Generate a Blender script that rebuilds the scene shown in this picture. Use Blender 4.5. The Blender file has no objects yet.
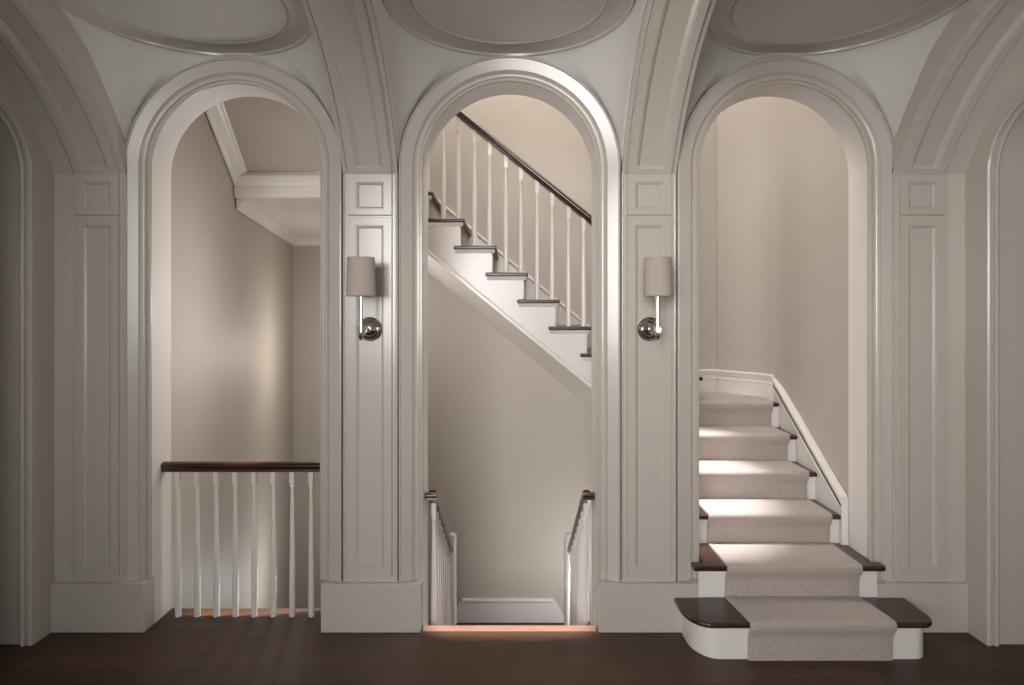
import bpy, bmesh, math, random
from math import sin, cos, pi, sqrt, radians
from mathutils import Vector
random.seed(7)
C = bpy.context.scene.collection
H = 1.655                       # camera height
CY = -3.46                      # camera y

# ------------------------------------------------------------------ materials
def new_mat(name):
    m = bpy.data.materials.new(name); m.use_nodes = True
    nt = m.node_tree
    return m, nt, nt.nodes['Principled BSDF']
def lin(r, g, b):
    f = lambda c: (c/12.92 if c <= .04045 else ((c+.055)/1.055)**2.4)
    return (f(r/255), f(g/255), f(b/255), 1)
def paint(name, col, rough, bump=.02, scale=30, coat=0.0, var=.03):
    m, nt, p = new_mat(name)
    tc = nt.nodes.new('ShaderNodeTexCoord')
    n = nt.nodes.new('ShaderNodeTexNoise'); n.inputs['Scale'].default_value = scale; n.inputs['Detail'].default_value = 4
    nt.links.new(tc.outputs['Object'], n.inputs['Vector'])
    mx = nt.nodes.new('ShaderNodeMix'); mx.data_type = 'RGBA'
    mx.inputs['A'].default_value = tuple(c*(1-var) for c in col[:3])+(1,)
    mx.inputs['B'].default_value = tuple(min(1, c*(1+var)) for c in col[:3])+(1,)
    nt.links.new(n.outputs['Fac'], mx.inputs['Factor'])
    nt.links.new(mx.outputs['Result'], p.inputs['Base Color'])
    b = nt.nodes.new('ShaderNodeBump'); b.inputs['Strength'].default_value = bump; b.inputs['Distance'].default_value = .01
    nt.links.new(n.outputs['Fac'], b.inputs['Height']); nt.links.new(b.outputs['Normal'], p.inputs['Normal'])
    p.inputs['Roughness'].default_value = rough
    p.inputs['Coat Weight'].default_value = coat; p.inputs['Coat Roughness'].default_value = .15
    return m
def wood(name, c1, c2, rough, axis=0, scale=6, planks=None, coat=0.0):
    m, nt, p = new_mat(name)
    tc = nt.nodes.new('ShaderNodeTexCoord'); mp = nt.nodes.new('ShaderNodeMapping')
    s = [14, 14, 14]; s[axis] = 1.0
    mp.inputs['Scale'].default_value = s
    nt.links.new(tc.outputs['Object'], mp.inputs['Vector'])
    n = nt.nodes.new('ShaderNodeTexNoise'); n.inputs['Scale'].default_value = scale; n.inputs['Detail'].default_value = 8; n.inputs['Roughness'].default_value = .65
    nt.links.new(mp.outputs['Vector'], n.inputs['Vector'])
    cr = nt.nodes.new('ShaderNodeValToRGB')
    cr.color_ramp.elements[0].position = .3; cr.color_ramp.elements[0].color = c1
    cr.color_ramp.elements[1].position = .72; cr.color_ramp.elements[1].color = c2
    nt.links.new(n.outputs['Fac'], cr.inputs['Fac'])
    out = cr.outputs['Color']
    if planks:
        br = nt.nodes.new('ShaderNodeTexBrick')
        br.inputs['Scale'].default_value = 1; br.inputs['Brick Width'].default_value = 1.7; br.inputs['Row Height'].default_value = planks
        br.inputs['Mortar Size'].default_value = .0015; br.inputs['Color1'].default_value = (.62, .62, .62, 1)
        br.inputs['Color2'].default_value = (1.35, 1.3, 1.25, 1); br.inputs['Mortar'].default_value = (.15, .15, .15, 1)
        br.offset = .37
        nt.links.new(tc.outputs['Object'], br.inputs['Vector'])
        mx = nt.nodes.new('ShaderNodeMix'); mx.data_type = 'RGBA'; mx.blend_type = 'MULTIPLY'; mx.inputs['Factor'].default_value = 1
        nt.links.new(out, mx.inputs['A']); nt.links.new(br.outputs['Color'], mx.inputs['B']); out = mx.outputs['Result']
        b2 = nt.nodes.new('ShaderNodeBump'); b2.inputs['Strength'].default_value = .25; b2.inputs['Distance'].default_value = .002; b2.invert = True
        nt.links.new(br.outputs['Fac'], b2.inputs['Height']); nt.links.new(b2.outputs['Normal'], p.inputs['Normal'])
    nt.links.new(out, p.inputs['Base Color'])
    p.inputs['Roughness'].default_value = rough
    p.inputs['Coat Weight'].default_value = coat; p.inputs['Coat Roughness'].default_value = .2
    return m
def carpet_mat(name, c1, c2):
    m, nt, p = new_mat(name)
    tc = nt.nodes.new('ShaderNodeTexCoord')
    n = nt.nodes.new('ShaderNodeTexNoise'); n.inputs['Scale'].default_value = 420; n.inputs['Detail'].default_value = 3
    mp = nt.nodes.new('ShaderNodeMapping'); mp.inputs['Scale'].default_value = (1.0, .35, .35)
    nt.links.new(tc.outputs['Object'], mp.inputs['Vector']); nt.links.new(mp.outputs['Vector'], n.inputs['Vector'])
    cr = nt.nodes.new('ShaderNodeValToRGB')
    cr.color_ramp.elements[0].position = .38; cr.color_ramp.elements[0].color = c1
    cr.color_ramp.elements[1].position = .62; cr.color_ramp.elements[1].color = c2
    nt.links.new(n.outputs['Fac'], cr.inputs['Fac']); nt.links.new(cr.outputs['Color'], p.inputs['Base Color'])
    b = nt.nodes.new('ShaderNodeBump'); b.inputs['Strength'].default_value = .7; b.inputs['Distance'].default_value = .004
    nt.links.new(n.outputs['Fac'], b.inputs['Height']); nt.links.new(b.outputs['Normal'], p.inputs['Normal'])
    p.inputs['Roughness'].default_value = 1; p.inputs['Sheen Weight'].default_value = .3
    p.inputs['Specular IOR Level'].default_value = .1
    return m
M = {
 'panel': paint('greige_gloss_paint', lin(186, 179, 170), .26, .01, 12, .25, .015),
 'vault': paint('vault_plaster', lin(200, 197, 192), .6, .015, 20, 0, .02),
 'wall':  paint('stair_wall_paint', lin(180, 172, 161), .58, .012, 8, .0, .02),
 'jamb': paint('reveal_bounce_lit', lin(222, 217, 212), .55, .01, 15, 0, .01),  # wall colour whitened on the reveals to stand in for stairwell bounce light
 'white': paint('white_trim_paint', lin(222, 217, 212), .3, .01, 15, .2, .01),
 'floor': wood('dark_floor_boards', lin(36, 22, 13), lin(78, 50, 31), .46, 0, 5, .115, 0),
 'lowfloor': wood('landing_boards', lin(52, 30, 20), lin(92, 56, 38), .36, 0, 5, .1, .1),
 'tread': wood('dark_tread_wood', lin(34, 19, 13), lin(66, 38, 26), .34, 0, 5, None, .3),
 'rail':  wood('mahogany_rail', lin(30, 11, 8), lin(66, 27, 19), .25, 0, 5, None, .5),
 'sill':  wood('oak_threshold', lin(112, 82, 64), lin(146, 112, 90), .35, 0, 5, None, .2),
 'carpet': carpet_mat('runner_carpet', lin(158, 147, 139), lin(186, 175, 167)),
 'shade': paint('linen_shade', lin(176, 163, 154), .9, .15, 220, 0, .05),
}
m, nt, p = new_mat('polished_nickel'); p.inputs['Metallic'].default_value = 1
p.inputs['Base Color'].default_value = (.62, .6, .57, 1); p.inputs['Roughness'].default_value = .16
nn = nt.nodes.new('ShaderNodeTexNoise'); nn.inputs['Scale'].default_value = 40
mr = nt.nodes.new('ShaderNodeMapRange'); mr.inputs['To Min'].default_value = .1; mr.inputs['To Max'].default_value = .22
nt.links.new(nn.outputs['Fac'], mr.inputs['Value']); nt.links.new(mr.outputs['Result'], p.inputs['Roughness'])
M['nickel'] = m

# ------------------------------------------------------------------ mesh helpers
def mk(name, bm, mat, parent=None, smooth=None, bevel=0, recalc=True):
    if recalc: bmesh.ops.recalc_face_normals(bm, faces=bm.faces)
    me = bpy.data.meshes.new(name); bm.to_mesh(me); bm.free()
    me.materials.append(M[mat] if isinstance(mat, str) else mat)
    o = bpy.data.objects.new(name, me); C.objects.link(o)
    if smooth is not None:
        for p_ in me.polygons: p_.use_smooth = True
        try: me.set_sharp_from_angle(angle=radians(smooth))
        except Exception: pass
    if bevel:
        b = o.modifiers.new('bevel', 'BEVEL'); b.width = bevel; b.segments = 3; b.limit_method = 'ANGLE'; b.angle_limit = radians(40)
    if parent: o.parent = parent
    return o
def box(bm, x0, x1, y0, y1, z0, z1):
    v = [bm.verts.new((x, y, z)) for z in (z0, z1) for y in (y0, y1) for x in (x0, x1)]
    for f in ((0,2,3,1),(4,5,7,6),(0,1,5,4),(1,3,7,5),(3,2,6,7),(2,0,4,6)):
        bm.faces.new([v[i] for i in f])
def grid(bm, rows, close_u=False, caps=False):
    R = [[bm.verts.new(p_) for p_ in r] for r in rows]
    n = len(R[0])
    for a, b in zip(R, R[1:]):
        for i in range(n if close_u else n-1):
            j = (i+1) % n
            try: bm.faces.new((a[i], a[j], b[j], b[i]))
            except ValueError: pass
    if caps:
        bm.faces.new(R[0][::-1]); bm.faces.new(R[-1])
    return R
def prism(bm, pts, off):
    """polygon pts (3D) extruded by vector off"""
    off = Vector(off)
    a = [bm.verts.new(p_) for p_ in pts]; b = [bm.verts.new(Vector(p_)+off) for p_ in pts]
    bm.faces.new(a[::-1]); bm.faces.new(b)
    n = len(a)
    for i in range(n):
        j = (i+1) % n
        bm.faces.new((a[i], a[j], b[j], b[i]))
def lathe(bm, prof, c=(0,0,0), n=24):
    rows = [[(c[0]+r*cos(2*pi*k/n), c[1]+r*sin(2*pi*k/n), c[2]+z) for k in range(n)] for r, z in prof]
    grid(bm, rows, True, True)
def tube(bm, pts, r, n=12):
    pts = [Vector(p_) for p_ in pts]; rows = []
    for i, p_ in enumerate(pts):
        t = (pts[min(i+1, len(pts)-1)]-pts[max(i-1, 0)]).normalized()
        u = t.cross(Vector((.3, .2, 1)) if abs(t.z) < .9 else Vector((1, .1, 0))).normalized(); w = t.cross(u)
        rr = r[i] if isinstance(r, (list, tuple)) else r
        rows.append([p_+u*(rr*cos(2*pi*k/n))+w*(rr*sin(2*pi*k/n)) for k in range(n)])
    grid(bm, rows, True, True)
def sweep(bm, path, prof, side, up):
    """prof [(a,b)] placed a along side, b along up at every path point; closed section"""
    rows = []
    for i, p_ in enumerate(path):
        s = side[i] if isinstance(side, list) else side
        u = up[i] if isinstance(up, list) else up
        rows.append([Vector(p_)+Vector(s)*a+Vector(u)*b for a, b in prof])
    grid(bm, rows, True, True)
def fillet(pts, rad, n=6):
    out = [Vector(pts[0])]
    for i in range(1, len(pts)-1):
        p0, p1, p2 = Vector(pts[i-1]), Vector(pts[i]), Vector(pts[i+1])
        r = rad[i] if isinstance(rad, (list, tuple)) else rad
        d1 = (p0-p1); d2 = (p2-p1)
        r = min(r, d1.length*.45, d2.length*.45)
        if r < 1e-5: out.append(p1); continue
        a = p1+d1.normalized()*r; b = p1+d2.normalized()*r
        for k in range(n+1):
            t = k/n
            out.append(a*(1-t)**2+p1*2*t*(1-t)+b*t*t)
    out.append(Vector(pts[-1]))
    return out
def struct(o, label=None, cat=None):
    o['kind'] = 'structure'
    if label: o['label'] = label
    if cat: o['category'] = cat
    return o
def thing(name, label, cat, loc, group=None):
    o = bpy.data.objects.new(name, None); C.objects.link(o); o.location = loc
    o.empty_display_size = .1
    o['label'] = label; o['category'] = cat
    if group: o['group'] = group
    return o
def adopt(root):
    """parts are modelled in world coordinates: shift their meshes into the thing's frame"""
    inv = Vector(root.location)
    def rec(o):
        for ch in o.children:
            if ch.type == 'MESH' and not ch.get('_s'):
                for v in ch.data.vertices: v.co -= inv
            rec(ch)
    rec(root)

# ------------------------------------------------------------------ the arcade wall
XR = 1.456; RA = .45; RM = .461; SPR = 2.427; SPA = 2.434; TOPZ = 5.0
YF, YB = -.05, .142
OPEN = [(-XR, RA), (0, RM), (XR, RA)]
def arcade():
    bm = bmesh.new(); N = 48
    def face_cols(x0, x1):            # solid pier, full height, front+back
        for y in (YF, YB):
            bm.faces.new([bm.verts.new(p_) for p_ in ((x0,y,-3),(x1,y,-3),(x1,y,TOPZ),(x0,y,TOPZ))])
    xs = [-2.75]
    for c, r in OPEN: xs += [c-r, c+r]
    xs.append(2.75)
    for i in range(0, len(xs), 2): face_cols(xs[i], xs[i+1])
    for c, r in OPEN:
        arc = [(c-r*cos(pi*k/N), SPA+r*sin(pi*k/N)) for k in range(N+1)]
        for y in (YF, YB):
            lo = [bm.verts.new((x, y, z)) for x, z in arc]; hi = [bm.verts.new((x, y, TOPZ)) for x, z in arc]
            for k in range(N): bm.faces.new((lo[k], lo[k+1], hi[k+1], hi[k]))
        ring = [(c-r, -3)]+arc+[(c+r, -3)]
        grid(bm, [[(x, YF, z) for x, z in ring], [(x, YB, z) for x, z in ring]])
    bm.faces.new([bm.verts.new(p_) for p_ in ((-2.75,YF,TOPZ),(2.75,YF,TOPZ),(2.75,YB,TOPZ),(-2.75,YB,TOPZ))])
    bmesh.ops.remove_doubles(bm, verts=bm.verts, dist=1e-4)
    o = mk('wall_back', bm, 'panel', smooth=25)
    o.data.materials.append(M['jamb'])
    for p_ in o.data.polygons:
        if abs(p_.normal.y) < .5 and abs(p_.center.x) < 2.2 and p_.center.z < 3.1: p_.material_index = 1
    return o
struct(arcade(), 'pale greige wall pierced by three tall round-headed openings', 'wall')

# architrave of each opening
CAS = [(0,0),(0,.014),(.004,.019),(.009,.019),(.012,.013),(.017,.013),(.019,.021),(.024,.021),(.026,.016),(.034,.016),(.044,.022),(.052,.034),
       (.056,.029),(.111,.044),(.114,.051),(.120,.050),(.123,.044),(.123,0)]
def casing(i, c, r):
    bm = bmesh.new(); N = 64; rows = []
    zs = .25
    st = [((c-r, zs), (-1, 0)), ((c-r, SPA), (-1, 0))]
    st += [((c-r*cos(pi*k/N), SPA+r*sin(pi*k/N)), (-cos(pi*k/N), sin(pi*k/N))) for k in range(1, N)]
    st += [((c+r, SPA), (1, 0)), ((c+r, zs), (1, 0))]
    for (x, z), (nx, nz) in st:
        rows.append([(x+nx*a, YF-b, z+nz*a) for a, b in CAS])
    grid(bm, rows, True, True)
    return struct(mk('trim_%d' % i, bm, 'panel', smooth=35), 'moulded architrave around the %s round-headed opening' % ('left','middle','right')[i-1], 'architrave')
for i, (c, r) in enumerate(OPEN): casing(i+1, c, r)

# plinth blocks
YP = -.128; ZP = .256
def plinth(n, x0, x1, lab):
    bm = bmesh.new(); box(bm, x0, x1, YP, YF+.02, 0, ZP)
    return struct(mk('baseboard_'+n, bm, 'panel', bevel=.004), lab, 'baseboard')
plinth('left', -2.39, -1.903, 'plain tall plinth under the panelled corner pilaster at left')
plinth('left_pier', -.984, -.463, 'plain tall plinth of the pier holding the left sconce')
plinth('right_pier', .463, 1.004, 'plain tall plinth of the pier holding the right sconce')
plinth('right', 1.903, 2.39, 'plain tall plinth behind the right end of the curtail step')

# pilasters
YS, YL = -.100, -.113           # base slab face, front layer face
def block(bm, x0, x1, z0, z1, rx0, rx1, rz0, rz1):
    """raised block with bevelled rim and a sunk bevelled panel"""
    e = .004
    loops = [((x0, x1, z0, z1), YS), ((x0+e, x1-e, z0+e, z1-e), YL), ((rx0, rx1, rz0, rz1), YL),
             ((rx0+.003, rx1-.003, rz0+.003, rz1-.003), YL+.004), ((rx0+.006, rx1-.006, rz0+.006, rz1-.006), YL+.004),
             ((rx0+.023, rx1-.023, rz0+.023, rz1-.023), YL+.020)]
    rows = [[(a, y, c_), (b, y, c_), (b, y, d), (a, y, d)] for (a, b, c_, d), y in loops]
    R = grid(bm, rows, True)
    bm.faces.new(R[-1])
def pilaster(i, xc, xa, xb, lab):
    bm = bmesh.new()
    box(bm, xa, xb, YS, YF, ZP, SPR)
    w = .117; rw = .074
    block(bm, xc-w, xc+w, 2.176, SPR-.008, xc-rw, xc+rw, 2.208, 2.352)
    block(bm, xc-w, xc+w, .288, 2.168, xc-rw, xc+rw, .332, 2.125)
    # vertical bead beside the panels
    for sx in (xc-.137, xc+.137):
        tube(bm, [(sx, YS, ZP), (sx, YS, SPR)], .005, 8)
    return struct(mk('trim_%d' % i, bm, 'panel', smooth=20), lab, 'pilaster')
PX = .731
pilaster(4, -PX, -PX-.143, -PX+.143, 'panelled pilaster between left and middle openings, behind the left sconce')
pilaster(5, PX, PX-.143, PX+.143, 'panelled pilaster between middle and right openings, behind the right sconce')
pilaster(6, -2.160, -2.39, -2.012, 'panelled corner pilaster at the left end of the arcade')
pilaster(7, 2.160, 2.012, 2.39, 'panelled corner pilaster at the right end of the arcade')

# transverse ribs : arc centre (y=-1.258, z=1.754) radius 1.322
OC, ZC, RR = 1.258, 1.754, 1.322
def arc_pt(th, dr=0):            # th measured from the horizontal towards the back wall
    return (-(OC-(RR-dr)*cos(th)), ZC+(RR-dr)*sin(th))
TH0 = math.acos((OC-.103)/RR)
def rib(i, xc, xa, xb, lab):
    w = .117; rw = .074
    full = [(xa,-.12),(xa,0),(xc-w-.012,0),(xc-w-.008,.003),(xc-w-.003,-.004),(xc-w,.0),(xc-w+.004,.013),(xc-rw,.013),(xc-rw+.003,.009),(xc-rw+.007,.009),(xc-rw+.023,-.007)]
    rt = [(2*xc-a, b) for a, b in full[2:]][::-1]
    full = full+rt+[(xb,0),(xb,-.12)]
    flat = [(a, (.013 if xc-rw-.001 < a < xc+rw+.001 else b)) for a, b in full]
    bm = bmesh.new(); rows = []
    N = 72; th = [TH0+(pi-2*TH0)*k/N for k in range(N+1)]
    ths = [(TH0, flat), (TH0+.022, flat), (TH0+.030, full)]+[(t, full) for t in th if TH0+.035 < t < pi-TH0-.035]+[(pi-TH0-.03, full), (pi-TH0-.022, flat), (pi-TH0, flat)]
    for t, pr in ths:
        row = []
        for a, b in pr:
            y, z = arc_pt(t, b); row.append((a, y, z))
        rows.append(row)
    grid(bm, rows, True, True)
    return struct(mk('trim_%d' % i, bm, 'panel', smooth=22), lab, 'rib')
rib(8, -PX, -PX-.143, -PX+.143, 'panelled vault rib springing above the left sconce')
rib(9, PX, PX-.143, PX+.143, 'panelled vault rib springing above the right sconce')
rib(10, -2.160, -2.44, -2.012, 'panelled vault rib along the left end of the gallery')
rib(11, 2.160, 2.012, 2.44, 'panelled vault rib along the right end of the gallery')

# vault bays (pendentives) and medallions
ZM = 3.040; OM = .592
def zrib(o):
    if o < .103: return SPR
    return ZC+sqrt(RR*RR-(OC-o)**2)
def bay(n, c, hw, ra, lab):
    bm = bmesh.new()
    R0 = .52; D = 1.2; per = []
    K = 40
    for k in range(K): x = -hw+2*hw*k/K; per.append((x, 0.03, SPR+sqrt(max(0, hw*hw-x*x))*.6/hw))
    for k in range(K): o = .03+(D-.03)*k/K; per.append((hw, o, zrib(o)+.022))
    for k in range(K): x = hw-2*hw*k/K; per.append((x, D, 3.098))
    for k in range(K): o = D-(D-.03)*k/K; per.append((-hw, o, zrib(o)+.022))
    per2 = []
    for x, o, z in per:
        a = math.atan2(o-OM, x); per2.append((cos(a)*R0, OM+sin(a)*R0))
    rows = []
    T = 18
    for j in range(T+1):
        t = j/T
        row = []
        for (x, o, z), (xi, oi) in zip(per, per2):
            zz = ZM+.02+(z-ZM-.02)*(t**1.75)
            row.append((c+xi+(x-xi)*t, -(oi+(o-oi)*t), zz))
        rows.append(row)
    ZT_ = 3.060; B0 = ZT_-SPR
    for j in range(T+1):
        for k in range(len(per)):
            X_, Y_, _ = rows[j][k]; x = X_-c; o = -Y_
            A = min(B0, max(0, ZT_-(SPA+sqrt(max(0, ra*ra-x*x)))))
            A = max(0, A-.036*max(0, 1-(x/.24)**2))
            B = max(0, min(B0, ZT_-zrib(o)-.022)) if j < T or .03 < o else B0
            d = max(0, sqrt(x*x+(o-OM)**2)-R0)
            ex = max(0, hw-abs(x)); eo = max(0, o-.055)
            kk = d*d/(d*d+.22*ex*min(eo, .6)+1e-9) if j < T else 1
            rows[j][k] = (X_, Y_, ZT_-A*B/B0*kk)
    R = grid(bm, rows, True)
    bm.faces.new(R[0])
    return struct(mk(n, bm, 'vault', smooth=60), lab, 'ceiling')
bay('ceiling_middle_bay', 0, .600, .582, 'domed plaster vault field over the middle opening')
bay('ceiling_left_bay', -1.456, .590, .571, 'domed plaster vault field over the left opening')
bay('ceiling_right_bay', 1.456, .590, .571, 'domed plaster vault field over the right opening')
def medallion(i, c, lab):
    bm = bmesh.new()
    R0 = .56
    pr = [(R0,.07),(R0,.01),(R0-.003,-.002),(R0-.010,-.008),(R0-.017,-.004),(R0-.020,.006),(R0-.026,.010),
          (R0-.104,.024),(R0-.106,.036),(R0-.112,.036),(R0-.114,.022),(R0-.124,.015),(R0-.134,.021),(R0-.138,.036),(R0-.146,.037),
          (R0-.150,.028),(R0-.158,.030),(R0-.170,.054),(.001,.058)]
    n = 96
    grid(bm, [[(c+r*cos(2*pi*k/n), -OM+r*sin(2*pi*k/n), ZM+z) for k in range(n)] for r, z in pr], True)
    return struct(mk('trim_%d' % i, bm, 'panel', smooth=30, recalc=True), lab, 'ceiling medallion')
medallion(12, 0, 'round moulded ceiling medallion above the middle opening')
medallion(13, -1.455, 'round moulded ceiling medallion above the left opening')
medallion(14, 1.455, 'round moulded ceiling medallion above the right opening')
bm = bmesh.new(); box(bm, -2.9, 2.9, -2.55, -1.19, 3.10, 3.2); box(bm, -2.9, 2.9, -1.19, -.0, 3.16, 3.25)
struct(mk('ceiling', bm, 'vault'), 'flat plaster ceiling above the gallery', 'ceiling')

# end walls with an arched recess
def end_wall(s, name):
    bm = bmesh.new()
    X = 2.39*s
    y0 = -.254; ro = .32; y1 = y0-2*ro; yc = y0-ro; zsp = 2.36
    arc = [(yc+ro*cos(t), zsp+ro*sin(t)) for t in [pi*k/48 for k in range(49)]]
    top = 3.25; N = len(arc)
    lo = [bm.verts.new((X, y, z)) for y, z in arc]; hi = [bm.verts.new((X, y, top)) for y, z in arc]
    for k in range(N-1): bm.faces.new((lo[k], lo[k+1], hi[k+1], hi[k]))
    for a, b in ((YF, y0), (y1, -2.55)):
        bm.faces.new([bm.verts.new(p_) for p_ in ((X,a,0),(X,b,0),(X,b,top),(X,a,top))])
    ring = [(y0, 0)]+arc+[(y1, 0)]
    # moulded edge then deep jamb
    cx = (0, 0)
    def off(k, d):
        y, z = ring[k]
        if k == 0: return (y+d, 0)
        if k == len(ring)-1: return (y-d, 0)
        v = Vector((y-yc, z-zsp)).normalized(); return (y+v.x*d, z+v.y*d)
    pr = [(0, 0), (.004, -.0), (.012, -.006), (.022, -.005), (.028, .004), (.034, .004), (.036, -.008), (.050, -.012), (.060, -.004), (.062, .010), (.5, .012)]
    rows = [[(X+s*a, *off(k, b)) for k in range(len(ring))] for a, b in pr]
    grid(bm, rows)
    X2 = X+s*.5
    a = [bm.verts.new((X2, *off(k, .012))) for k in range(len(ring))]
    bm.faces.new(a)
    return struct(mk(name, bm, 'panel', smooth=30), 'plain end wall with a tall arched recess at the %s' % ('left' if s < 0 else 'right'), 'wall')
end_wall(-1, 'wall_left'); end_wall(1, 'wall_right')

# floors
bm = bmesh.new()
box(bm, -2.95, 2.95, -7.0, -.112, -.06, 0)
box(bm, -1.95, -.97, -.112, .15, -.06, 0)
box(bm, .97, 1.95, -.112, .14, -.06, 0)
struct(mk('floor', bm, 'floor'), 'dark stained plank floor of the gallery', 'floor')

# ------------------------------------------------------------------ stairwell shell
YW = 1.54
bm = bmesh.new()
LW = lambda d: -(1.94+.1725*(d-3.7))
pl = [(-1.94, YB), (LW(7.74), 4.28)]
rows = [[(x, y, -3) for x, y in pl], [(x, y, TOPZ) for x, y in pl]]
grid(bm, rows); struct(mk('wall_stairwell_left', bm, 'wall', recalc=False), 'greige stairwell wall seen through the left opening', 'wall')
bm = bmesh.new(); box(bm, -2.8, -1.5, 4.28, 4.38, -3, TOPZ)
struct(mk('wall_far', bm, 'wall'), 'far stairwell wall in shade beyond the left opening', 'wall')
bm = bmesh.new(); box(bm, -1.47, 1.66, YW, YW+.1, -3, TOPZ); box(bm, -1.47, -1.40, YW+.1, 4.28, -3, TOPZ)
struct(mk('wall_stairwell_back', bm, 'wall'), 'greige wall behind both stair flights in the middle opening', 'wall')
cw = fillet([(1.907, .142, 0), (1.895, 1.02, 0), (1.84, 1.21, 0), (1.61, YW-.02, 0)], [0, .10, .18, 0], 10)
cw = [(v.x, v.y) for v in cw]
bm = bmesh.new(); grid(bm, [[(x, y, z) for x, y in cw] for z in (-1, TOPZ)])
bm.faces.new([bm.verts.new(p_) for p_ in ((1.61,YW-.02,-1),(1.61,YW+.05,-1),(1.61,YW+.05,TOPZ),(1.61,YW-.02,TOPZ))])
struct(mk('wall_stairwell_right', bm, 'wall', smooth=50), 'curved stairwell wall rising beside the carpeted stair', 'wall')

# ceiling pieces in the left bay
def lx(y): return LW(y-CY)
bm = bmesh.new()
XL = -.96; yb = 1.63; z2 = 2.586; z1 = 2.77
prism(bm, [(lx(yb)-.02, yb, z2), (lx(4.28)-.02, 4.28, z2), (-1.5, 4.28, z2), (-1.5, YW+.1, z2), (XL, YW+.1-.11, z2), (XL, yb-.1, z2)], (0, 0, .3))
struct(mk('ceiling_landing', bm, 'white'), 'flat white soffit under the upper landing, low at the back of left opening', 'ceiling')
bm = bmesh.new()
ys = .235; zs_ = z1+.45*(yb-ys)
v = [(lx(yb)-.02, yb, z1-.01), (XL, yb, z1-.01), (XL, ys, zs_), (lx(ys)-.02, ys, zs_)]
prism(bm, v, (0, 0, .25))
struct(mk('ceiling_sloped', bm, 'wall'), 'sloping plaster soffit in the head of the left opening', 'ceiling')
CR = [(0,0),(0,-.115),(.010,-.115),(.014,-.105),(.030,-.095),(.040,-.075),(.062,-.045),(.082,-.038),(.088,-.022),(.100,-.018),(.100,0)]
def crown(n, p0, p1, side, lab, k=1.0):
    bm = bmesh.new(); sweep(bm, [p0, p1], [(a*k, b*k) for a, b in CR], side, (0, 0, 1))
    return struct(mk('trim_%d' % n, bm, 'white', smooth=30), lab, 'cornice')
crown(15, (lx(ys), ys, zs_+.01), (lx(yb), yb-.02, z1+.01), (1, .15, 0), 'cornice running up the sloping soffit in left opening')
bm = bmesh.new()        # moulded fascia at the foot of the slope
pf = [(0,.2),(.0,0),(-.02,0),(-.026,.01),(-.026,.05),(-.036,.056),(-.036,.075),(-.028,.08),(-.03,.10),(-.06,.14),(-.07,.146),(-.07,.16),(-.03,.2)]
sweep(bm, [(lx(yb)+.005, yb-.02, z2-.004), (XL, yb-.02, z2-.004)], pf, (0, 1, 0), (0, 0, 1))
struct(mk('trim_16', bm, 'white', smooth=30), 'horizontal moulded fascia crossing the head of the left opening', 'cornice')
crown(17, (lx(yb), yb, z2), (lx(4.28), 4.28, z2), (1, 0, 0), 'cornice along the side of the low white soffit', .8)
crown(18, (-2.66, 4.28, z2), (-1.5, 4.28, z2), (0, -1, 0), 'cornice along the far edge of the low white soffit', .8)

# lower landing + its floor
bm = bmesh.new(); box(bm, -.62, .62, .70, YW, -.80, -.742); box(bm, -2.8, -1.0, .165, 4.28, -2.75, -2.7)
struct(mk('floor_lower', bm, 'lowfloor'), 'dark wood half landing below the middle opening', 'floor')
bm = bmesh.new()
hw = .35
out = [(-hw-.10, -.74), (hw+.10, -.74)]
cur = [(hw+.085, -.70), (hw+.065, -.65), (hw+.035, -.60), (hw, -.555)]
out += cur+[(-a, b) for a, b in cur[::-1]]
prism(bm, [(x-.02, YW-.018, z) for x, z in out], (0, .02, 0))
sweep(bm, [(-hw-.022, YW-.018, -.585), (hw-.018, YW-.018, -.585)], [(0,0),(-.006,.004),(-.012,.014),(-.010,.026),(0,.032)], (0, 1, 0), (0, 0, 1))
struct(mk('baseboard_landing', bm, 'white', smooth=30), 'white skirting on the half landing below the middle opening', 'baseboard')

# ------------------------------------------------------------------ carpeted staircase, right opening
R_ = .1746
ZT = [0, .187, .360, .528, .698, .873, 1.048]
RY = [-.381, -.130, .175, .455, .725, .99]        # riser faces
TT = .028
st = thing('staircase', 'white staircase with dark wood treads climbing through the right opening', 'staircase', (1.46, -.381, 0))
def outline_step1(inset):
    x0, x1 = .854+inset, 2.052-inset*.55; yf = RY[0]-.032+inset*.75; yb_ = YP
    pts = [(x0, yb_)]
    for k in range(13):
        a = k/12*pi/2
        pts.append((x0+.12*(1-cos(a)), yf+.17*(1-sin(a))))
    for k in range(9):
        a = k/8*pi/2
        pts.append((x1-.075*(1-sin(a)), yf+.09*(1-cos(a))))
    pts.append((x1, yb_))
    return pts
bm = bmesh.new(); prism(bm, [(x, y, ZT[1]-TT) for x, y in outline_step1(0)], (0, 0, TT))
mk('tread', bm, 'tread', st, bevel=.011)['label'] = 'wide lowest tread with rounded ends'
bm = bmesh.new(); prism(bm, [(x, y, 0) for x, y in outline_step1(.042)], (0, 0, ZT[1]-TT))
mk('riser', bm, 'white', st, smooth=40)['label'] = 'curved lowest riser'
# small cove under the lowest tread
bm = bmesh.new(); prism(bm, [(x, y, ZT[1]-TT-.014) for x, y in outline_step1(.032)], (0, 0, .014))
mk('tread_moulding', bm, 'white', st, smooth=40, bevel=.004)
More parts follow.
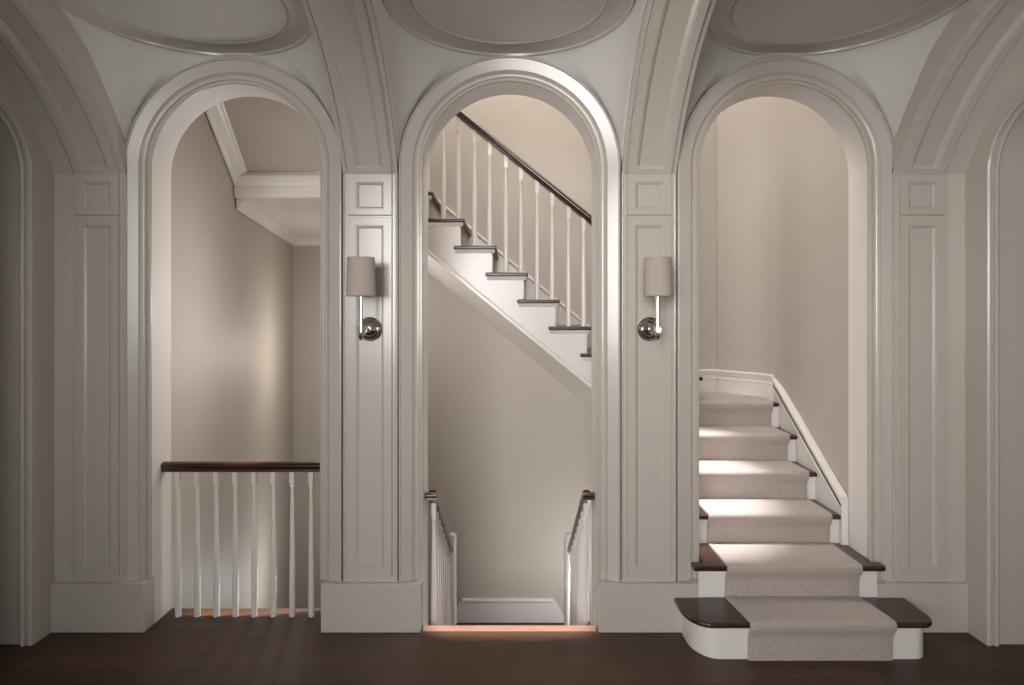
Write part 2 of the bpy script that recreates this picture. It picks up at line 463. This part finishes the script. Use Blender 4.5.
# step 2
bm = bmesh.new()
z = ZT[2]
prism(bm, [(x, y, z-TT) for x, y in ((.95,RY[1]-.034),(1.94,RY[1]-.034),(1.94,YF-.052),(1.903,YF-.052),(1.903,YF+.0),(1.903,YF+.0),(1.903,RY[2]+.01),(1.008,RY[2]+.01),(1.008,YF-.052),(.95,YF-.052))], (0, 0, TT))
mk('tread', bm, 'tread', st, bevel=.009)
bm = bmesh.new(); box(bm, .984, 1.912, RY[1], YF-.05, ZT[1], z-TT); box(bm, 1.008, 1.90, YF-.05, RY[2], 0, z-TT)
mk('riser', bm, 'white', st)
for n in range(3, 7):
    z = ZT[n]; y0 = RY[n-1]; y1 = RY[n] if n < 6 else YW-.002
    bm = bmesh.new()
    if n < 6:
        box(bm, 1.008, 1.868, y0-.030, y1+.01, z-TT, z)
    else:
        prism(bm, [(x, y, z-TT) for x, y in [(1.008, y0-.03), (1.86, y0-.03), (1.86, 1.04), (1.82, 1.19), (1.60, 1.50), (1.008, 1.535)]], (0, 0, TT))
    mk('tread', bm, 'tread', st, bevel=.009)
    bm = bmesh.new(); box(bm, 1.008, 1.868, y0, y0+.02, ZT[n-1], z-TT)
    mk('riser', bm, 'white', st)
# inner string closing the open side of the flight
bm = bmesh.new()
prof = [(YB+.002, .10)]
for n in range(3, 7):
    y0 = RY[n-1]
    prof += [(max(y0, YB+.002), ZT[n-1]-TT), (max(y0, YB+.002), ZT[n]-TT)]
prof += [(YW-.002, ZT[6]-TT), (YW-.002, .80), (1.0, .62)]
prism(bm, [(.985, y, z) for y, z in prof], (.016, 0, 0))
mk('inner_stringer', bm, 'white', st)
adopt(st)
# skirting on the right wall, its raking top and the level run round the corner
bm = bmesh.new()
sk = [(.144, .30), (.144, .625), (1.13, 1.228), (1.13, 1.0)]
prism(bm, [(1.869, y, z) for y, z in sk], (.036, 0, 0))
cap = [(0,-.062),(-.004,-.060),(-.004,-.052),(0,-.048),(0,-.030),(-.005,-.026),(-.006,-.010),(-.011,-.004),(-.012,.006),(-.006,.012),(.03,.014)]
sweep(bm, [(1.869, .144, .620), (1.869, 1.125, 1.222)], cap, (1, 0, 0), (0, -.3, 1))
path = [v for v in cw if v[1] > 1.10]+[(1.61, YW), (.9, YW)]
path = [(1.885, 1.10)]+path[1:]
def shifted(path, d):
    res = []
    for i, p_ in enumerate(path):
        a = Vector(path[max(0, i-1)]); b = Vector(path[min(len(path)-1, i+1)])
        t = (b-a).normalized(); nrm = Vector((-t.y, t.x))       # towards the room
        if nrm.x > 0 or nrm.y > 0 and abs(nrm.x) < .2: nrm = -nrm
        res.append((Vector(p_)+nrm*d, nrm))
    return res
sh = shifted(path, 0)
sec = [(-.02,1.02),(.018,1.02),(.018,1.158),(.022,1.160),(.022,1.168),(.018,1.172),(.018,1.190),(.023,1.194),(.024,1.208),(.029,1.214),(.030,1.224),(.024,1.230),(-.02,1.232)]
rows = [[(p_.x+nv.x*a, p_.y+nv.y*a, b) for a, b in sec] for p_, nv in sh]
grid(bm, rows, True, True)
struct(mk('baseboard_stair', bm, 'white', smooth=30), 'white moulded skirting raking up the wall beside the carpeted stair', 'baseboard')

# runner
def runner(name, x0, x1, steps, zr, tread_end, th, lab):
    pts = [(steps[0]-.002, 0.0)]; rad = [0]
    for n, y in enumerate(steps, 1):
        z = ZT[n]
        pts += [(y-.006, z-.065), (y-.034, z-.024), (y-.034, z)]
        rad += [.02, .012, .030]
        yn = steps[n] if n < len(steps) else tread_end
        if n < len(steps):
            pts.append((yn-.002, z)); rad.append(.004)
        else:
            pts.append((yn, z)); rad.append(0)
    f = fillet([(0, a, b) for a, b in pts], rad, 6)
    P = [Vector((v.y, v.z)) for v in f]
    # drop duplicates
    Q = [P[0]]
    for p_ in P[1:]:
        if (p_-Q[-1]).length > 1e-4: Q.append(p_)
    O = []
    for i, p_ in enumerate(Q):
        t = (Q[min(i+1, len(Q)-1)]-Q[max(i-1, 0)]).normalized()
        O.append(p_+Vector((-t.y, t.x))*th)
    bm = bmesh.new()
    nx = 14; e = .006
    us = [x0, x0+.001, x0+e]+[x0+e+(x1-x0-2*e)*k/nx for k in range(1, nx)]+[x1-e, x1-.001, x1]
    rows = []
    for a, b in zip(Q, O):
        sh_ = .028*min(1, max(0, (-.14-a.x)/.26))
        row = []
        for j, u in enumerate(us):
            k = 0.45 if j in (0, len(us)-1) else (.8 if j in (1, len(us)-2) else 1.0)
            q = a+(b-a)*k
            row.append((u+sh_, q.x, q.y))
        row += [(x1+sh_, a.x, a.y), (x0+sh_, a.x, a.y)]
        rows.append(row)
    grid(bm, rows, True, True)
    o = mk(name, bm, 'carpet', smooth=45)
    return o
rn = runner('carpet_runner', 1.118, 1.812, RY, R_, YW-.09, .013, '')
rn['label'] = 'taupe wool carpet runner laid over the treads of the stair in the right opening'; rn['category'] = 'carpet'

# ------------------------------------------------------------------ upper flight, middle opening
YU = .80
up = thing('staircase', 'open-string white staircase with dark nosings crossing high in the middle opening', 'staircase', (.5, YU, 1.05))
Z7 = 7*R_; RU = (2.294-Z7)/6
def XN(n): return -.30+(13-n)*.21
def ZN(n): return Z7+(n-7)*RU
for n in range(7, 16):
    z = ZN(n); xr = XN(n); xl = XN(n+1)-.075
    ya = YU-.028
    if n == 7: xr = 1.345
    bm = bmesh.new()
    if n == 7:
        prism(bm, [(x, y, z-.026) for x, y in ((xl, ya), (.99, ya), (.99, 1.0), (xr, 1.0), (xr, YW-.002), (xl, YW-.002))], (0, 0, .026))
    elif n == 15:
        box(bm, -1.20, xr, ya, YW-.002, z-.026, z)
    else:
        box(bm, xl, xr, ya, YW-.002, z-.026, z)
    mk('tread', bm, 'tread', up, bevel=.008)
    bm = bmesh.new()
    r0 = xr-.028
    yr = YU+.004 if n != 7 else 1.02
    box(bm, r0-.018, r0, yr, YW-.002, z-RU+ .0, z-.026)
    mk('riser', bm, 'carpet', up)['label'] = 'riser covered with brownish carpet'
    if n in (7, 15): continue
    # bracket moulding under the tread end
    bm = bmesh.new()
    sweep(bm, [(xl+.012, YU, z-.026), (xr-.012, YU, z-.026)], [(0,0),(-.022,0),(-.020,-.008),(-.010,-.016),(-.007,-.022),(0,-.024)], (0, 1, 0), (0, 0, 1))
    box(bm, xr-.052, xr-.034, YU-.007, YU, z-RU+.004, z-.05)
    mk('tread_moulding', bm, 'white', up, smooth=30)
# stringer: zigzag top, raking bottom; soffit slopes down towards the back wall
zf = lambda x: 1.72-.82*(x+.13)
zb = lambda x: 1.45-.833*x
top = []
for n in range(14, 6, -1):
    z = ZN(n); xr = XN(n)-.028; xl = XN(n+1)-.028
    if n == 7: xr = .985
    top += [(xl, z-.026), (xr, z-.026)]
x0 = XN(15)-.028; x1 = .985
top = [(x0, ZN(14)-.026)]+top[1:]
bm = bmesh.new()
prism(bm, [(x, YU, z) for x, z in top]+[(x1, YU, .86), (x1-.1, YU, zf(x1-.1)), (x0, YU, zf(x0))], (0, .03, 0))
# moulding line along the lower edge of the face
sweep(bm, [(x0, YU, zf(x0)), (x1-.1, YU, zf(x1-.1))], [(0,-.004),(-.010,-.004),(-.010,.020),(-.004,.030),(0,.032)], (0, 1, 0), (.0, 0, 1))
mk('stringer', bm, 'white', up, smooth=20)
bm = bmesh.new()
grid(bm, [[(x, YU+.001, zf(x)), (x, YW-.001, zb(x)), (x, YW-.001, zb(x)+.05), (x, YU+.001, zf(x)+.05)] for x in (x0, x1-.1)], True, True)
mk('soffit', bm, 'white', up)
adopt(up)
# upper landing slab edge
bm = bmesh.new(); box(bm, -1.20, x0-.002, YU, YW-.002, 2.36, ZN(15)-.03)
struct(mk('trim_19', bm, 'white'), 'white edge of the upper landing where the crossing flight ends', 'landing edge')
# skirting on back wall along the upper flight
bm = bmesh.new()
g = lambda x: 1.775-.835*(x-.367)
prism(bm, [(-.72, YW-.018, g(-.72)), (1.0, YW-.018, g(1.0)), (1.0, YW-.018, g(1.0)-.4), (-.72, YW-.018, g(-.72)-.4)], (0, .02, 0))
sweep(bm, [(-.72, YW-.018, g(-.72)-.03), (1.0, YW-.018, g(1.0)-.03)], [(0,0),(-.006,.004),(-.012,.014),(-.010,.030),(0,.036)], (0, 1, 0), (0, 0, 1))
struct(mk('baseboard_back', bm, 'white', smooth=30), 'white raking skirting behind the crossing stair flight', 'baseboard')

# ------------------------------------------------------------------ balusters and rails
def baluster_bm(bm, x, y, z0, z1, tilt=0, rb=.0165, rt=.0095, blk=.0125, bh=.07):
    L = z1-z0-bh
    pr = [(rb*1.0, 0), (rb*1.0, L*.03), (rb*1.02, L*.15), (rb*.93, L*.4), (rb*.78, L*.65), (rt*1.08, L*.9), (rt, L-.022), (rt*1.2, L-.020), (rt*1.35, L-.013), (rt*1.2, L-.006), (rt*1.05, L-.003), (rt*1.05, L)]
    lathe(bm, pr, (x, y, z0), 14)
    # square block, its head cut to the slope of the rail
    zz = z1-bh
    vs = []
    for dx, dy in ((-1,-1),(1,-1),(1,1),(-1,1)):
        vs.append((dx*blk, dy*blk))
    lo = [bm.verts.new((x+a*.8, y+b*.8, zz-.001)) for a, b in vs]; lo2 = [bm.verts.new((x+a, y+b, zz+.006)) for a, b in vs]
    if isinstance(tilt, tuple): hi = [bm.verts.new((x+a, y+b, z1+a*tilt[0]+b*tilt[1])) for a, b in vs]
    else: hi = [bm.verts.new((x+a, y+b, z1)) for a, b in vs]
    bm.faces.new(lo[::-1])
    for A, B in ((lo, lo2), (lo2, hi)):
        for i in range(4): bm.faces.new((A[i], A[(i+1) % 4], B[(i+1) % 4], B[i]))
    bm.faces.new(hi)
RAIL = [(-.022,-.026),(-.020,-.012),(-.027,-.006),(-.030,.006),(-.027,.016),(-.016,.024),(0,.027),(.016,.024),(.027,.016),(.030,.006),(.027,-.006),(.020,-.012),(.022,-.026)]
# left opening
bl = thing('balustrade', 'straight white balustrade with dark mahogany rail guarding the left opening', 'balustrade', (-1.47, .06, 0))
bm = bmesh.new(); sweep(bm, [(-1.904, .062, .822), (-1.008, .062, .822)], RAIL, (0, 1, 0), (0, 0, 1))
mk('handrail', bm, 'rail', bl, smooth=40)
for k in range(8):
    bm = bmesh.new(); baluster_bm(bm, -1.822+.1045*k, .058, 0, .797); mk('baluster', bm, 'white', bl, smooth=35)
adopt(bl)
# upper flight
bu = thing('balustrade', 'raking white balustrade with dark rail on the flight crossing the middle opening', 'balustrade', (.1, .84, 1.9))
zr = lambda x: 2.655-.81*(x-.095)
bm = bmesh.new()
u = Vector((.81, 0, 1)).normalized()
sweep(bm, [(-.95, .842, zr(-.95)), (.96, .842, zr(.96))], RAIL, (0, 1, 0), tuple(u))
mk('handrail', bm, 'rail', bu, smooth=40)
for n in range(8, 15):
    for dx in (-.148, -.047):
        x = XN(n)+dx
        bm = bmesh.new(); baluster_bm(bm, x, .842, ZN(n), zr(x)-.028, (-.81, 0), .0175, .0095, .0125, .085)
        mk('baluster', bm, 'white', bu, smooth=35)
adopt(bu)
# descending flight, both sides
RL = .185; RYL = [-.06, .205, .47, .735]
lo_ = thing('staircase', 'short flight of steps going down behind the threshold of the middle opening', 'staircase', (0, -.06, -.74))
for n, y in enumerate(RYL):
    z = -n*RL
    if n:
        bm = bmesh.new(); box(bm, -.459, .459, RYL[n-1]-.0, y+.028, z-.028, z); mk('tread', bm, 'tread', lo_, bevel=.008)
    bm = bmesh.new(); box(bm, -.459, .459, y-.02, y, z-RL, z-.029 if n else -.03); mk('riser', bm, 'white', lo_)
bm = bmesh.new(); box(bm, -.4595, .4595, -.111, -.045, -.028, .001); mk('nosing', bm, 'sill', lo_, bevel=.006)['label'] = 'lighter wood nosing board at floor level'
adopt(lo_)
for s in (-1, 1):
    b = thing('balustrade', 'white balustrade going down on the %s side of the sunken flight in the middle opening' % ('left' if s < 0 else 'right'), 'balustrade', (s*.435, .5, -.74), 'balustrades of the descending flight')
    X = s*.420
    zt = lambda y: .676-.69*(y-.03)
    bm = bmesh.new()
    u = Vector((0, .672, 1)).normalized()
    path = fillet([(X, .03, zt(.03)), (X, .98, zt(.98))], 0)
    sweep(bm, path, [(a*.85, b_) for a, b_ in RAIL], (1, 0, 0), tuple(u))
    mk('handrail', bm, 'rail', b, smooth=40)
    bm = bmesh.new(); sweep(bm, [(s*.4605, .02, zt(.03)-.004), (X-s*.024, .02, zt(.03)-.004)], [(a*.8, b_*.7) for a, b_ in RAIL], (0, 1, 0), (0, 0, 1))
    mk('rail_return', bm, 'rail', b, smooth=40)
    for k in range(8):
        y = .085+.118*k
        n = max([i for i, yy in enumerate(RYL) if yy <= y]+[0])+1
        zb_ = -n*RL if n < 4 else -.74
        bm = bmesh.new(); baluster_bm(bm, X, y, zb_, zt(y)-.03, (0, -.672)); mk('baluster', bm, 'white', b, smooth=35)
    bm = bmesh.new(); lathe(bm, [(.034,0),(.034,.1),(.026,.12),(.026,.76),(.027,.80),(.027,.842),(.024,.853),(.014,.86),(.001,.862)], (s*.404, 1.05, -.74), 20)
    mk('newel_post', bm, 'white', b, smooth=40)
    adopt(b)

# ------------------------------------------------------------------ sconces
def sconce(s):
    X = s*PX; t = thing('wall_sconce', 'nickel wall sconce with pale drum shade on the %s pier' % ('left' if s < 0 else 'right'), 'wall lamp', (X, YL, 1.582), 'wall sconces on the piers')
    z0 = 1.582; yt = -.31
    bm = bmesh.new()
    prof = [(.062,0),(.063,.006),(.058,.011),(.052,.009),(.048,.013),(.040,.017),(.034,.015),(.028,.02),(.018,.028),(.012,.036),(.001,.038)]
    n = 36
    grid(bm, [[(X+r*cos(2*pi*k/n), YL-.0005-d+.02, z0+r*sin(2*pi*k/n)) for k in range(n)] for r, d in [(.062,0)]+[(r, d+.02) for r, d in prof]], True, True)
    mk('backplate', bm, 'nickel', t, smooth=35)
    bm = bmesh.new()
    tube(bm, [(X, YL-.03, z0), (X, YL-.10, z0-.004), (X, yt+.05, z0-.022), (X, yt+.02, z0-.036), (X, yt, z0-.038)], [.009,.008,.007,.007,.007], 14)
    mk('arm', bm, 'nickel', t, smooth=40)
    bm = bmesh.new()
    lathe(bm, [(.003,-.052),(.008,-.048),(.009,-.040),(.014,-.034),(.015,-.026),(.011,-.020),(.0095,-.010),(.0095,.155),(.013,.157),(.013,.163),(.010,.166),(.010,.19)], (X, yt, z0), 18)
    mk('stem', bm, 'nickel', t, smooth=40)
    bm = bmesh.new(); zb0 = 1.748
    rb, rt, hh = .0715, .0665, .190
    pr = [(rb-.002,0),(rb+.0012,0),(rb+.0012,.007),(rb,.008),(rt+.0003,hh-.008),(rt+.0012,hh-.007),(rt+.0012,hh),(rt-.002,hh)]
    lathe_rows = [[(X+r*cos(2*pi*k/40), yt+r*sin(2*pi*k/40), zb0+z) for k in range(40)] for r, z in pr]
    grid(bm, lathe_rows+[lathe_rows[0]], True)
    sh = mk('lamp_shade', bm, 'shade', t, smooth=40)
    bm = bmesh.new()
    for k in range(3):
        a = k*2*pi/3+.4
        tube(bm, [(X, yt, zb0+.03), (X+(rb-.003)*cos(a), yt+(rb-.003)*sin(a), zb0+.012)], .0015, 6)
    lathe(bm, [(.001,.0),(.011,.002),(.014,.02),(.010,.05),(.011,.07),(.016,.09),(.012,.105),(.002,.112)], (X, yt, zb0+.02), 16)
    mk('shade_holder', bm, 'nickel', sh, smooth=40)
    adopt(t)
sconce(-1); sconce(1)

# ------------------------------------------------------------------ light
def area(name, loc, rot, sx, sy, power, col=(1, 1, 1), spread=180):
    l = bpy.data.lights.new(name, 'AREA'); l.shape = 'RECTANGLE'; l.size = sx; l.size_y = sy; l.energy = power; l.color = col; l.spread = radians(spread)
    o = bpy.data.objects.new(name, l); C.objects.link(o); o.location = loc; o.rotation_euler = [radians(a) for a in rot]; return o
def spot(name, loc, tgt, power, size, blend, rad, col=(1, 1, 1)):
    l = bpy.data.lights.new(name, 'SPOT'); l.energy = power; l.spot_size = radians(size); l.spot_blend = blend; l.shadow_soft_size = rad; l.color = col
    o = bpy.data.objects.new(name, l); C.objects.link(o); o.location = loc
    o.rotation_euler = (Vector(tgt)-Vector(loc)).to_track_quat('-Z', 'Y').to_euler(); return o
area('window_light', (-.9, -6.0, 2.35), (86.5, 0, -17), 2.2, 2.2, 54, (1, .978, .962), 78)
area('skylight', (.45, .72, 4.8), (0, 0, 0), 2.6, .9, 60, (1, .96, .96))
spot('downlight_stair', (.96, .42, 4.7), (1.02, .42, .6), 1700, 18, .8, .05, (1, .96, .99))
spot('downlight_middle', (0, .33, 4.7), (0, .10, -.2), 2900, 13.5, .5, .04, (1, .96, 1))
spot('downlight_left', (-.46, .27, 4.7), (-1.15, .12, 0), 4200, 17, .6, .04, (1, .95, .93))
area('landing_lamp', (.3, 1.0, 4.4), (-60, 0, 0), .5, .3, 13, (1, .76, .52))
area('bevel_fill_left', (-4.6, -4.6, 1.7), (90, 0, -48), 1.0, 1.8, 42, (1, .98, .97))  # added soft fill, no window there; puts highlights on the panel bevels
area('bevel_fill_right', (4.6, -4.6, 1.7), (90, 0, 48), 1.0, 1.8, 42, (1, .97, .95))  # matching added fill from the right for the bevel highlights
def fill_point(name, loc, power, rad, col=(1, .95, .9)):  # invisible fill source, no fitting modelled
    l = bpy.data.lights.new(name, 'POINT'); l.energy = power; l.shadow_soft_size = rad; l.color = col; l.specular_factor = .25
    o = bpy.data.objects.new(name, l); C.objects.link(o); o.location = loc
fill_point('left_well_fill', (-1.14, .80, 1.7), 17, .22, (1, .95, .94))  # added fill hidden behind the pier, brightens left wall, jamb and soffit
fill_point('left_rear_fill', (-1.72, 3.0, 1.3), 19, .2, (1, .93, .88))  # added fill out of sight, evens out the deep end of the left bay
fill_point('lower_hall_fill', (-1.66, 2.6, -.8), 15, .12, (.93, .97, 1))  # added cool fill that lifts the wall below the left rail
fill_point('lower_landing_fill', (.72, .95, -.30), 12, .15, (.97, .97, 1))  # added fill, hidden from view, for the half landing wall and skirting

w = bpy.data.worlds.new('World'); bpy.context.scene.world = w; w.use_nodes = True
w.node_tree.nodes['Background'].inputs['Color'].default_value = (.95, .96, 1, 1)
w.node_tree.nodes['Background'].inputs['Strength'].default_value = .065

# ------------------------------------------------------------------ camera
cd = bpy.data.cameras.new('Camera'); cam = bpy.data.objects.new('Camera', cd); C.objects.link(cam)
cd.sensor_width = 36; cd.lens = 36*640/1024; cam.location = (.0125, CY, H); cam.rotation_euler = (radians(90), 0, 0)
cd.shift_x = 0; cd.shift_y = -(342.5-315)/1024; cd.clip_start = .05
bpy.context.scene.camera = cam
vs = bpy.context.scene.view_settings
vs.view_transform = 'Standard'; vs.look = 'None'; vs.gamma = 1; vs.use_curve_mapping = False; vs.exposure = .12
